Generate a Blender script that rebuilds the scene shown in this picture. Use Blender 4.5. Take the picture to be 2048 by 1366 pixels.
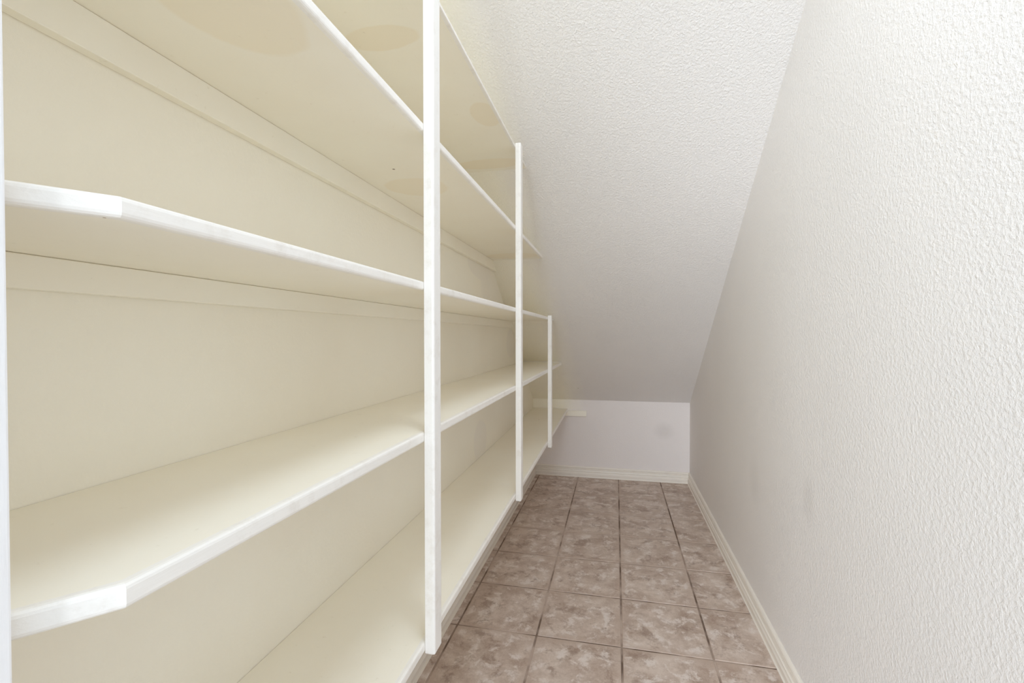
import bpy, bmesh, math, random
from mathutils import Vector
random.seed(4)
for o in list(bpy.data.objects): bpy.data.objects.remove(o)
sc = bpy.context.scene
COL = sc.collection

# ------------------------------------------------------------------ camera
F_PX = 936.4
yaw, pitch, roll = (math.radians(v) for v in (12.486, -0.733, -0.061))
cam = bpy.data.cameras.new('camera'); camo = bpy.data.objects.new('camera', cam); COL.objects.link(camo)
cam.sensor_width = 36.0; cam.lens = F_PX/2048*36.0; cam.clip_start = 0.02
camo.location = (0, 0, 1.15)
camo.rotation_mode = 'XYZ'
from mathutils import Matrix
camo.rotation_euler = (Matrix.Rotation(yaw, 3, 'Z') @ Matrix.Rotation(math.pi/2+pitch, 3, 'X') @ Matrix.Rotation(roll, 3, 'Z')).to_euler()
sc.camera = camo

# ------------------------------------------------------------------ light
W = bpy.data.worlds.new('room_light'); sc.world = W; W.use_nodes = True
W.node_tree.nodes['Background'].inputs[0].default_value = (0.86, 0.93, 1.0, 1)
W.node_tree.nodes['Background'].inputs[1].default_value = 1.0

def area(name, loc, rot, sx, sy, power, col):
    l = bpy.data.lights.new(name, 'AREA'); l.shape = 'RECTANGLE'; l.size = sx; l.size_y = sy
    l.energy = power; l.color = col
    o = bpy.data.objects.new(name, l); COL.objects.link(o); o.location = loc; o.rotation_euler = rot
    return o
# lamp on the closet's flat ceiling just inside the door, and the bright room beyond the doorway
area('closet_ceiling_lamp', (0.05, 0.45, 2.66), (0, 0, 0), 0.45, 0.4, 8.8, (0.74, 0.86, 1.0))
area('room_window_light', (-1.4, -4.4, 1.5), (math.radians(90), 0, math.radians(-16)), 3.2, 2.4, 355.0, (0.83, 0.905, 1.0))

sc.view_settings.view_transform = 'Standard'; sc.view_settings.look = 'None'
sc.view_settings.gamma = 1.0; sc.view_settings.exposure = 0.08
sc.cycles.max_bounces = 24; sc.cycles.diffuse_bounces = 20
try: sc.view_settings.use_curve_mapping = False
except Exception: pass

# ------------------------------------------------------------------ key dimensions (metres)
WL, WR = -0.67, 0.562          # wall faces left (behind the shelves) and right
YB = 3.833                      # back wall
KNEE, SL = 0.626, 0.688         # height of the low back wall, slope of the stair soffit
def slope_z(y): return KNEE + SL*(YB-y)
def slope_y(z): return YB - (z-KNEE)/SL
FLAT = 2.72
YFRONT = 0.235                  # inner face of the front wall
SF = -0.380                     # front edge line of the shelves
PF = 0.021                      # upright thickness

# ------------------------------------------------------------------ materials
def srgb(r, g, b):
    return tuple((c/255/12.92 if c/255 <= 0.04045 else ((c/255+0.055)/1.055)**2.4) for c in (r, g, b)) + (1,)

class NT:
    def __init__(s, name):
        s.m = bpy.data.materials.new(name); s.m.use_nodes = True; s.t = s.m.node_tree
        s.b = s.t.nodes['Principled BSDF']
        s.co = s.t.nodes.new('ShaderNodeTexCoord').outputs['Object']
    def n(s, ty, **kw):
        n = s.t.nodes.new(ty)
        for k, v in kw.items(): setattr(n, k, v)
        return n
    def L(s, a, b): s.t.links.new(a, b)
    def noise(s, scale, detail=2, rough=0.5, co=None, dist=0.0):
        n = s.n('ShaderNodeTexNoise'); n.inputs['Scale'].default_value = scale; n.inputs['Detail'].default_value = detail
        n.inputs['Roughness'].default_value = rough; n.inputs['Distortion'].default_value = dist
        s.L(co or s.co, n.inputs['Vector']); return n.outputs['Fac']
    def ramp(s, fac, a, b, ca=(0,0,0,1), cb=(1,1,1,1)):
        r = s.n('ShaderNodeValToRGB'); e = r.color_ramp.elements
        e[0].position = a; e[0].color = ca; e[1].position = b; e[1].color = cb
        s.L(fac, r.inputs['Fac']); return r.outputs['Color']
    def math(s, op, a, b=None):
        m = s.n('ShaderNodeMath', operation=op)
        for i, v in enumerate((a, b)):
            if v is None: continue
            if isinstance(v, (int, float)): m.inputs[i].default_value = v
            else: s.L(v, m.inputs[i])
        return m.outputs[0]
    def mix(s, fac, a, b, mode='MIX'):
        m = s.n('ShaderNodeMix', data_type='RGBA', blend_type=mode)
        if isinstance(fac, (int, float)): m.inputs[0].default_value = fac
        else: s.L(fac, m.inputs[0])
        for i, v in ((6, a), (7, b)):
            if isinstance(v, tuple): m.inputs[i].default_value = v
            else: s.L(v, m.inputs[i])
        return m.outputs[2]
    def blob(s, c, r, soft=0.25, wob=0.25, wscale=9):
        # soft edged patch of paint around point c with radii r (metres)
        mp = s.n('ShaderNodeMapping', vector_type='POINT')
        mp.inputs['Scale'].default_value = tuple(1/x for x in r)
        mp.inputs['Location'].default_value = tuple(-a/x for a, x in zip(c, r))
        s.L(s.co, mp.inputs['Vector'])
        ln = s.n('ShaderNodeVectorMath', operation='LENGTH'); s.L(mp.outputs[0], ln.inputs[0])
        nz = s.noise(wscale, 3, 0.6)
        d = s.math('ADD', ln.outputs['Value'], s.math('MULTIPLY', s.math('SUBTRACT', nz, 0.5), wob*2))
        return s.ramp(d, 1-soft, 1.0, (1,1,1,1), (0,0,0,1))
    def bump(s, h, strength, dist, prev=None):
        b = s.n('ShaderNodeBump'); b.inputs['Strength'].default_value = strength; b.inputs['Distance'].default_value = dist
        s.L(h, b.inputs['Height'])
        if prev: s.L(prev, b.inputs['Normal'])
        return b.outputs[0]
    def specks(s, scale, thr, col, base):
        v = s.n('ShaderNodeTexVoronoi'); v.inputs['Scale'].default_value = scale; s.L(s.co, v.inputs['Vector'])
        sp = s.n('ShaderNodeSeparateColor'); s.L(v.outputs['Color'], sp.inputs[0])
        near = s.math('LESS_THAN', v.outputs['Distance'], 0.045)
        rare = s.math('LESS_THAN', sp.outputs[0], thr)
        return s.mix(s.math('MULTIPLY', near, rare), base, col)

CREAM = srgb(246, 242, 229)
WALLC = srgb(234, 231, 228)

def orange_peel(N, amt=1.0):
    a = N.ramp(N.noise(125, 4, 0.6, dist=0.25), 0.38, 0.70)
    b = N.noise(340, 2, 0.5)
    h = N.math('ADD', a, N.math('MULTIPLY', b, 0.30))
    return N.bump(h, 0.7*amt, 0.0009)

def wall_material(name, base, creamx=None, low_clean=False, peel=1.0, rough=0.62, smudges=()):
    N = NT(name)
    c = N.mix(N.ramp(N.noise(1.6, 3), 0.35, 0.7), base, tuple(x*0.965 for x in base[:3])+(1,))
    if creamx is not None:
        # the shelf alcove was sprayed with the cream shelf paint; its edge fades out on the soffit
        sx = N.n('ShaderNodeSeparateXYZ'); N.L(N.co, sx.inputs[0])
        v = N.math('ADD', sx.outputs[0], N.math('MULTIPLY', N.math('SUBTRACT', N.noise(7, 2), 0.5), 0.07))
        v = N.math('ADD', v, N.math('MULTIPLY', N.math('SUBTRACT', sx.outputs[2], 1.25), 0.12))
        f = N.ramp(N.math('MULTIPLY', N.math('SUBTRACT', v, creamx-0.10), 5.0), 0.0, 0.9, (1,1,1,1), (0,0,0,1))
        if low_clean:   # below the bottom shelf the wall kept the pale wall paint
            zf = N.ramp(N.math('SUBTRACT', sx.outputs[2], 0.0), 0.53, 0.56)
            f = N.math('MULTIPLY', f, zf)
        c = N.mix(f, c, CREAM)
    for cc, rr, k in smudges: c = N.mix(N.math('MULTIPLY', N.blob(cc, rr, 0.7, 0.2, 12), k), c, srgb(172, 166, 160))
    c = N.specks(14, 0.03, srgb(120, 105, 90), c)
    N.L(c, N.b.inputs['Base Color']); N.b.inputs['Roughness'].default_value = rough
    N.b.inputs['Specular IOR Level'].default_value = 0.35
    N.L(orange_peel(N, peel), N.b.inputs['Normal'])
    return N.m

def cream_wall():
    N = NT('cream_wall_paint')
    c = N.mix(N.ramp(N.noise(2.2, 3), 0.3, 0.72), CREAM, srgb(242, 236, 221))
    # pale primer patches showing on the alcove wall
    for cc, rr in (((WL, 2.28, 1.50), (0.05, 0.22, 0.07)), ((WL, 2.62, 1.42), (0.05, 0.34, 0.20)), ((WL, 2.28, 0.62), (0.05, 0.12, 0.11)), ((WL, 3.0, 1.10), (0.05, 0.14, 0.10))):
        c = N.mix(N.math('MULTIPLY', N.blob(cc, rr, 0.12, 0.18, 6), 0.6), c, srgb(236, 231, 222))
    c = N.specks(13, 0.10, srgb(120, 100, 75), c)
    N.L(c, N.b.inputs['Base Color']); N.b.inputs['Roughness'].default_value = 0.42
    N.L(orange_peel(N, 0.42), N.b.inputs['Normal'])
    return N.m

def shelf_paint():
    N = NT('cream_shelf_paint')
    c = N.mix(N.ramp(N.noise(3.0, 4, 0.6), 0.35, 0.75), CREAM, srgb(243, 237, 222))
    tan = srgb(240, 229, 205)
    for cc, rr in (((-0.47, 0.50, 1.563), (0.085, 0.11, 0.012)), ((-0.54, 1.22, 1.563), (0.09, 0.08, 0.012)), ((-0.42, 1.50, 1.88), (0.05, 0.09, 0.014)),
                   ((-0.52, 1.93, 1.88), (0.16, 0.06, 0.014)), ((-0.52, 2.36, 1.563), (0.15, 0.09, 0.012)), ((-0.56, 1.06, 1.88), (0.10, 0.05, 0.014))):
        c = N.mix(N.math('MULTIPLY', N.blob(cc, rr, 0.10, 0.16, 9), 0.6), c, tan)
    c = N.mix(N.math('MULTIPLY', N.ramp(N.noise(60, 4, 0.7), 0.66, 0.74), 0.25), c, srgb(196, 182, 156))   # scuffs
    c = N.specks(13, 0.12, srgb(115, 92, 66), c)
    N.L(c, N.b.inputs['Base Color']); N.b.inputs['Roughness'].default_value = 0.36
    mp = N.n('ShaderNodeMapping'); mp.inputs['Scale'].default_value = (1, 0.12, 1); N.L(N.co, mp.inputs['Vector'])
    N.L(N.bump(N.noise(240, 3, 0.6, co=mp.outputs[0]), 0.18, 0.0008), N.b.inputs['Normal'])
    return N.m

def white_paint(name, base, axis_scale=(1, 0.1, 1), rough=0.34, dirt=0.35):
    N = NT(name)
    c = N.mix(N.math('MULTIPLY', N.ramp(N.noise(26, 5, 0.7), 0.52, 0.72), dirt), base, srgb(214, 205, 192))
    c = N.specks(38, 0.10, srgb(150, 115, 80), c)
    N.L(c, N.b.inputs['Base Color']); N.b.inputs['Roughness'].default_value = rough
    mp = N.n('ShaderNodeMapping'); mp.inputs['Scale'].default_value = axis_scale; N.L(N.co, mp.inputs['Vector'])
    N.L(N.bump(N.noise(190, 4, 0.6, co=mp.outputs[0]), 0.35, 0.0012), N.b.inputs['Normal'])
    return N.m

def tile_material():
    N = NT('mottled_ceramic_tile')
    oi = N.n('ShaderNodeObjectInfo')
    off = N.n('ShaderNodeVectorMath', operation='SCALE'); N.L(oi.outputs['Location'], off.inputs[0]); off.inputs['Scale'].default_value = 7.31
    add = N.n('ShaderNodeVectorMath', operation='ADD'); N.L(N.co, add.inputs[0]); N.L(off.outputs[0], add.inputs[1])
    mp = N.n('ShaderNodeMapping'); mp.inputs['Scale'].default_value = (0.85, 0.80, 1); N.L(add.outputs[0], mp.inputs['Vector'])
    co = mp.outputs[0]
    a = N.noise(8.5, 8, 0.68, co, 0.2); b = N.noise(19, 8, 0.74, co, 0.3); f = N.noise(190, 3, 0.6, co)
    c = N.mix(N.ramp(a, 0.38, 0.60), srgb(176, 154, 139), srgb(214, 198, 186))
    c = N.mix(N.math('MULTIPLY', N.ramp(b, 0.51, 0.60), 0.85), c, srgb(230, 220, 213))
    c = N.mix(N.math('MULTIPLY', N.ramp(N.noise(13, 8, 0.74, co, 0.25), 0.53, 0.62), 0.75), c, srgb(146, 122, 106))
    c = N.mix(0.12, c, N.ramp(f, 0.35, 0.65, srgb(140, 120, 108), srgb(215, 203, 194)))
    # plain border of the printed glaze along every tile's rim
    sx = N.n('ShaderNodeSeparateXYZ'); N.L(N.co, sx.inputs[0])
    rim = N.math('MAXIMUM', N.math('ABSOLUTE', sx.outputs[0]), N.math('ABSOLUTE', sx.outputs[1]))
    rim = N.math('ADD', rim, N.math('MULTIPLY', N.noise(25, 3), 0.02))
    c = N.mix(N.math('MULTIPLY', N.ramp(rim, 0.142, 0.166), 0.7), c, srgb(190, 170, 156))
    N.L(c, N.b.inputs['Base Color']); N.b.inputs['Roughness'].default_value = 0.48
    N.L(N.bump(N.math('ADD', a, N.math('MULTIPLY', b, 0.5)), 0.25, 0.002), N.b.inputs['Normal'])
    return N.m

def grout_material():
    N = NT('brown_grout')
    c = N.mix(N.ramp(N.noise(5, 3, 0.6), 0.42, 0.60), srgb(112, 93, 80), srgb(186, 168, 155))
    N.L(c, N.b.inputs['Base Color']); N.b.inputs['Roughness'].default_value = 0.9
    N.L(N.bump(N.noise(400, 2), 0.4, 0.001), N.b.inputs['Normal'])
    return N.m

M_wall = wall_material('textured_wall_paint', WALLC, peel=1.15, smudges=(((WR, 1.55, 0.66), (0.05, 0.05, 0.09), 0.14), ((WR, 2.1, 0.55), (0.05, 0.09, 0.12), 0.1)))
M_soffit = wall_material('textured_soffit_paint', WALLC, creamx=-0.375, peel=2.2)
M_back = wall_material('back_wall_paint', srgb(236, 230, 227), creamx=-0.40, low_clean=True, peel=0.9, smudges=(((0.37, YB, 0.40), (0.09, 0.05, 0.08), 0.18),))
M_cream_wall = cream_wall()
M_shelf = shelf_paint()
M_edge = white_paint('white_edge_paint', srgb(243, 240, 234))
M_post = white_paint('white_upright_paint', srgb(243, 241, 237), (1, 1, 0.1))
M_jamb = white_paint('white_door_trim_paint', srgb(244, 244, 245), (1, 1, 0.1), 0.4, 0.05)
M_base = white_paint('baseboard_paint', srgb(235, 229, 219), (0.05, 0.05, 0.05), 0.35, 0.12)
M_cleat = M_shelf
M_tile = tile_material(); M_grout = grout_material()

# ------------------------------------------------------------------ helpers
def link(name, bm, mat, parent=None, loc=None, kind=None, smooth=False):
    bmesh.ops.recalc_face_normals(bm, faces=bm.faces)
    me = bpy.data.meshes.new(name); bm.to_mesh(me); bm.free(); me.materials.append(mat)
    if smooth:
        for p in me.polygons: p.use_smooth = True
    o = bpy.data.objects.new(name, me); COL.objects.link(o)
    if loc: o.location = loc
    if parent: o.parent = parent
    if kind: o['kind'] = kind
    return o
def tag(o, label, cat=None, kind=None, group=None):
    o['label'] = label
    if cat: o['category'] = cat
    if kind: o['kind'] = kind
    if group: o['group'] = group
    return o
def bevel(bm, w, seg=2, edges=None):
    bmesh.ops.bevel(bm, geom=edges if edges is not None else bm.edges[:], offset=w, segments=seg, affect='EDGES', profile=0.5)
def loft(bottom, top):
    """closed solid between two equal-length loops of 3D points"""
    bm = bmesh.new(); a = [bm.verts.new(p) for p in bottom]; b = [bm.verts.new(p) for p in top]; n = len(a)
    bm.faces.new(a[::-1]); bm.faces.new(b)
    for i in range(n): bm.faces.new((a[i], a[(i+1) % n], b[(i+1) % n], b[i]))
    return bm
def box(x0, x1, y0, y1, z0, z1, bw=0, seg=2):
    bm = loft([(x0,y0,z0),(x1,y0,z0),(x1,y1,z0),(x0,y1,z0)], [(x0,y0,z1),(x1,y0,z1),(x1,y1,z1),(x0,y1,z1)])
    if bw: bevel(bm, bw, seg)
    return bm
def sweep(profile, A, B, out):
    """profile = [(outward, up)...] along floor line A-B, outward direction out"""
    A, B, out = Vector(A), Vector(B), Vector(out)
    f = lambda P: [P + out*o + Vector((0,0,1))*u for o, u in profile]
    return loft(f(A), f(B))

# ------------------------------------------------------------------ setting
def side_wall(x0, x1):
    pts = [(-0.1, -0.06), (YB, -0.06), (YB, KNEE), (slope_y(FLAT), FLAT), (-0.1, FLAT)]
    return loft([(x0, y, z) for y, z in pts], [(x1, y, z) for y, z in pts])
tag(link('wall_left', side_wall(WL-0.1, WL), M_cream_wall, kind='structure'), 'cream painted alcove wall behind the built-in shelves', 'wall')
tag(link('wall_right', side_wall(WR, WR+0.1), M_wall, kind='structure'), 'pale grey orange-peel textured wall along the right side', 'wall')
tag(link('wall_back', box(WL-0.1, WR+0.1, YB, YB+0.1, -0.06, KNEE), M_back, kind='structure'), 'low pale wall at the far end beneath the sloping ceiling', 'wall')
def slab_slope():
    y1, y2 = YB+0.1, slope_y(FLAT)
    n = Vector((0, SL, 1)).normalized()*0.08
    lo = [(WL-0.1, YB, KNEE), (WR+0.1, YB, KNEE), (WR+0.1, y2, FLAT), (WL-0.1, y2, FLAT)]
    return loft(lo, [tuple(Vector(p)+n) for p in lo])
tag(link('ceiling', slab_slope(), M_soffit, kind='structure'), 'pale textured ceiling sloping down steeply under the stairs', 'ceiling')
tag(link('ceiling', box(WL-0.1, WR+0.1, -0.1, slope_y(FLAT), FLAT, FLAT+0.08), M_wall, kind='structure'), 'flat pale ceiling just inside the closet door', 'ceiling')
# front wall with the doorway the photographer stands in
JX0, JX1, DH = -0.416, 0.545, 2.10
bm = bmesh.new()
def addbox(bm, x0, x1, y0, y1, z0, z1):
    v = [bm.verts.new((x, y, z)) for z in (z0, z1) for x, y in ((x0,y0),(x1,y0),(x1,y1),(x0,y1))]
    for f in ((3,2,1,0),(4,5,6,7),(0,1,5,4),(1,2,6,5),(2,3,7,6),(3,0,4,7)): bm.faces.new([v[i] for i in f])
addbox(bm, WL, JX0-0.001, 0.10, YFRONT-0.012, 0, FLAT); addbox(bm, JX1+0.001, WR, 0.10, YFRONT-0.012, 0, FLAT); addbox(bm, JX0-0.001, JX1+0.001, 0.10, YFRONT-0.012, DH, FLAT)
tag(link('wall_front', bm, M_wall, kind='structure'), 'pale wall around the doorway at the near end', 'wall')
tag(link('trim_1', box(JX0, JX0+0.016, 0.09, YFRONT, 0, DH, 0.002), M_jamb, kind='structure'), 'white door jamb at the extreme left edge in front of the shelf ends', 'trim')
tag(link('trim_2', box(JX1-0.016, JX1, 0.09, YFRONT, 0, DH, 0.002), M_jamb, kind='structure'), 'white door jamb on the right side of the doorway', 'trim')

# floor: grout bed with individual tiles
fl = tag(link('floor', box(WL-0.1, WR+0.1, -0.3, YB+0.1, -0.06, -0.0022), M_grout, kind='structure'), 'brown beige mottled ceramic tile floor with darker grout lines', 'floor')
G = 0.0072
xs = [WL] + [-0.613+0.3185*k for k in range(4)] + [WR]
ys = [1.759+0.328*k for k in range(-6, 7)] + [YB]
cache = {}
for i in range(len(xs)-1):
    for j in range(len(ys)-1):
        w, d = xs[i+1]-xs[i]-G, ys[j+1]-ys[j]-G
        key = (round(w, 4), round(d, 4))
        if key not in cache:
            b = box(-w/2, w/2, -d/2, d/2, -0.008, 0); te = [e for e in b.edges if all(v.co.z > -0.001 for v in e.verts)]
            bevel(b, 0.0022, 2, te)
            o = link('floor_tile', b, M_tile, fl); cache[key] = o.data
        else:
            o = bpy.data.objects.new('floor_tile', cache[key]); COL.objects.link(o); o.parent = fl
        o.location = ((xs[i]+xs[i+1])/2, (ys[j]+ys[j+1])/2, random.uniform(-0.0004, 0.0004))
        o.rotation_euler = (random.uniform(-.0012, .0012), random.uniform(-.0012, .0012), 0)

PROF = [(0, 0), (.0185, 0), (.0180, .0022), (.0135, .0040), (.0130, .0110), (.0155, .0150), (.0160, .0290), (.0130, .0340), (.0100, .0400), (.0100, .0435), (.0140, .0450),
        (.0140, .0472), (.0095, .0490), (.0080, .0550), (.0095, .0580), (.0095, .0630), (.0058, .0650), (.0058, .0690), (.0095, .0710), (.0110, .0755), (.0085, .0810), (.0040, .0850), (0, .0855)]
tag(link('baseboard_right', sweep(PROF, (WR, YFRONT, 0), (WR, YB, 0), (-1, 0, 0)), M_base, kind='structure'), 'cream moulded baseboard along the foot of the right wall', 'baseboard')
tag(link('baseboard_back', sweep(PROF, (WL+0.02, YB, 0), (WR-0.001, YB, 0), (0, -1, 0)), M_base, kind='structure'), 'cream moulded baseboard along the low far wall', 'baseboard')
tag(link('baseboard_left', sweep([(o*1.5, u) for o, u in PROF], (WL, YFRONT, 0), (WL, YB, 0), (1, 0, 0)), M_base, kind='structure'), 'cream moulded baseboard on the left, seen under the bottom shelf edge', 'baseboard')

# ------------------------------------------------------------------ shelving unit
unit = bpy.data.objects.new('built_in_shelving', None); COL.objects.link(unit); unit.location = (-0.525, 2.0, 0)
tag(unit, 'cream built-in wooden shelving with white front edges and uprights along the left wall', 'shelving')
def part(name, bm, mat, parent=unit, label=None, smooth=False):
    o = link(name, bm, mat, smooth=smooth); o.parent = parent
    # meshes are written in world coordinates: cancel the parent's offset
    p = Vector((0, 0, 0)); q = parent
    while q is not None: p += q.location; q = q.parent
    o.location = -p
    if label: o['label'] = label
    return o
ES = 0.010   # depth of the white front edge strip
def ramp_z(z0, z1, y): return z0 + (z1-z0)*(y-0.3)/(YB-0.3)
def shelf(ztop0, ztop1, th, label, clip=None):
    zt = lambda y: ramp_z(ztop0, ztop1, y)
    zb = lambda y: zt(y)-th
    yt = slope_y(zt(1.5)) ; yb = slope_y(zb(1.5))
    yt = slope_y(zt(yt)); yb = slope_y(zb(yb))
    if zt(YB) < KNEE: yt = yb = YB
    yt -= 0.001; yb -= 0.001
    y0 = YFRONT+0.002
    bend = 0.295; cx = -0.425          # clipped corner beside the door jamb
    def loop(xf, y_end, zf):
        # xf = front x of straight run
        cxx = cx + (xf-SF)
        return [(WL+0.001, y0, zf(y0)), (cxx, y0, zf(y0)), (xf, bend+(SF-xf)*0.4, zf(bend)), (xf, y_end, zf(y_end)), (WL+0.001, y_end, zf(y_end))]
    b = loft(loop(SF-ES, yb, zb), loop(SF-ES, yt, zt))
    s = part('shelf', b, M_shelf, label=label)
    # white edge strip: straight run and the clipped corner, bevelled nosing
    A = [(cx-ES, y0), (cx, y0), (SF, bend), (SF, None), (SF-ES, None), (SF-ES, bend+0.4*ES)]
    e = lambda y_end, zf: [(x, (y if y is not None else y_end), zf(y if y is not None else y_end)+(0.0006 if zf is zt else -0.0006)) for x, y in A]
    b = loft(e(yb, zb), e(yt, zt))
    vs = {v: k % len(A) for k, v in enumerate(b.verts)}
    long_e = [ed for ed in b.edges if sorted(vs[v] for v in ed.verts) in ([1, 2], [2, 3])]
    bevel(b, min(0.0045, th*0.3), 3, long_e)
    part('front_edge', b, M_edge, s, 'white painted nosing strip')
    return yb, zb
T = [  # top z near, top z far, thickness
    (1.886, 1.886, 0.008, 'thin top shelf board just below the sloping ceiling'),
    (1.581, 1.574, 0.017, 'second shelf board from the top'),
    (1.260, 1.257, 0.0165, 'middle shelf board just above eye height'),
    (0.952, 0.957, 0.0195, 'fourth shelf board from the top, its upper face bright'),
    (0.516, 0.551, 0.0190, 'bottom shelf board reaching the low far wall')]
ends = [shelf(*t) for t in T]

# wall cleats under the shelves
CL = [(0.052, 0.018), (0.052, 0.018), (0.040, 0.018), (0.040, 0.018), (0.040, 0.018)]
for (z0, z1, th, _), (yb, zb), (ch, ct) in zip(T, ends, CL):
    zA, zB = zb(YFRONT), zb(yb)
    y0 = YFRONT+0.002; ya = min(slope_y(zB-ch), YB)-0.001; yb2 = min(slope_y(zB), YB)-0.001
    if zB < KNEE: ya = yb2 = YB-0.019
    lo = [(WL+0.0005, y0, zA-ch), (WL+ct, y0, zA-ch), (WL+ct, ya, zB-ch), (WL+0.0005, ya, zB-ch)]
    hi = [(WL+0.0005, y0, zA-0.0004), (WL+ct, y0, zA-0.0004), (WL+ct, yb2, zB-0.0004), (WL+0.0005, yb2, zB-0.0004)]
    b = loft(lo, hi); bevel(b, 0.0012, 1)
    part('wall_cleat', b, M_cleat)
    if zB > KNEE:
        # caulk bead along the soffit above the shelf end
        zt = zB+th; yt = slope_y(zt)
        a = lambda x: [(x, yt-0.001, zt), (x, yt-0.007, zt), (x, slope_y(zt+0.006)-0.001, zt+0.006)]
        part('caulk_bead', loft(a(WL+0.001), a(SF-0.004)), M_edge, label='thin white caulk line at the shelf end')
b = box(WL+0.001, -0.229, YB-0.018, YB-0.0005, 0.494, 0.5385, 0.0012, 1)
part('back_cleat', b, M_cleat, label='cleat on the far wall, sticking out past the bottom shelf')

# uprights: nailed to the shelf fronts, bevelled corners, lower end just under the bottom shelf
def upright(y0, y1, z0, z1, label):
    b = box(SF+0.0006, SF+PF+0.0006, y0, y1, z0, z1)
    vert = [e for e in b.edges if abs((e.verts[0].co-e.verts[1].co).z) > 0.2 and e.verts[0].co.x > SF+0.01]
    bevel(b, 0.0045, 3, vert)
    low = [e for e in b.edges if all(v.co.z < z0+1e-4 for v in e.verts)]
    bevel(b, 0.003, 2, low)
    return part('upright', b, M_post, label=label)
upright(0.889, 0.929, 0.498, slope_z(0.935)-0.003, 'nearest and tallest white upright')
upright(1.779, 1.819, 0.503, 1.894, 'middle white upright ending at the top shelf')
upright(2.662, 2.702, 0.505, 1.264, 'farthest and shortest white upright ending at the middle shelf')
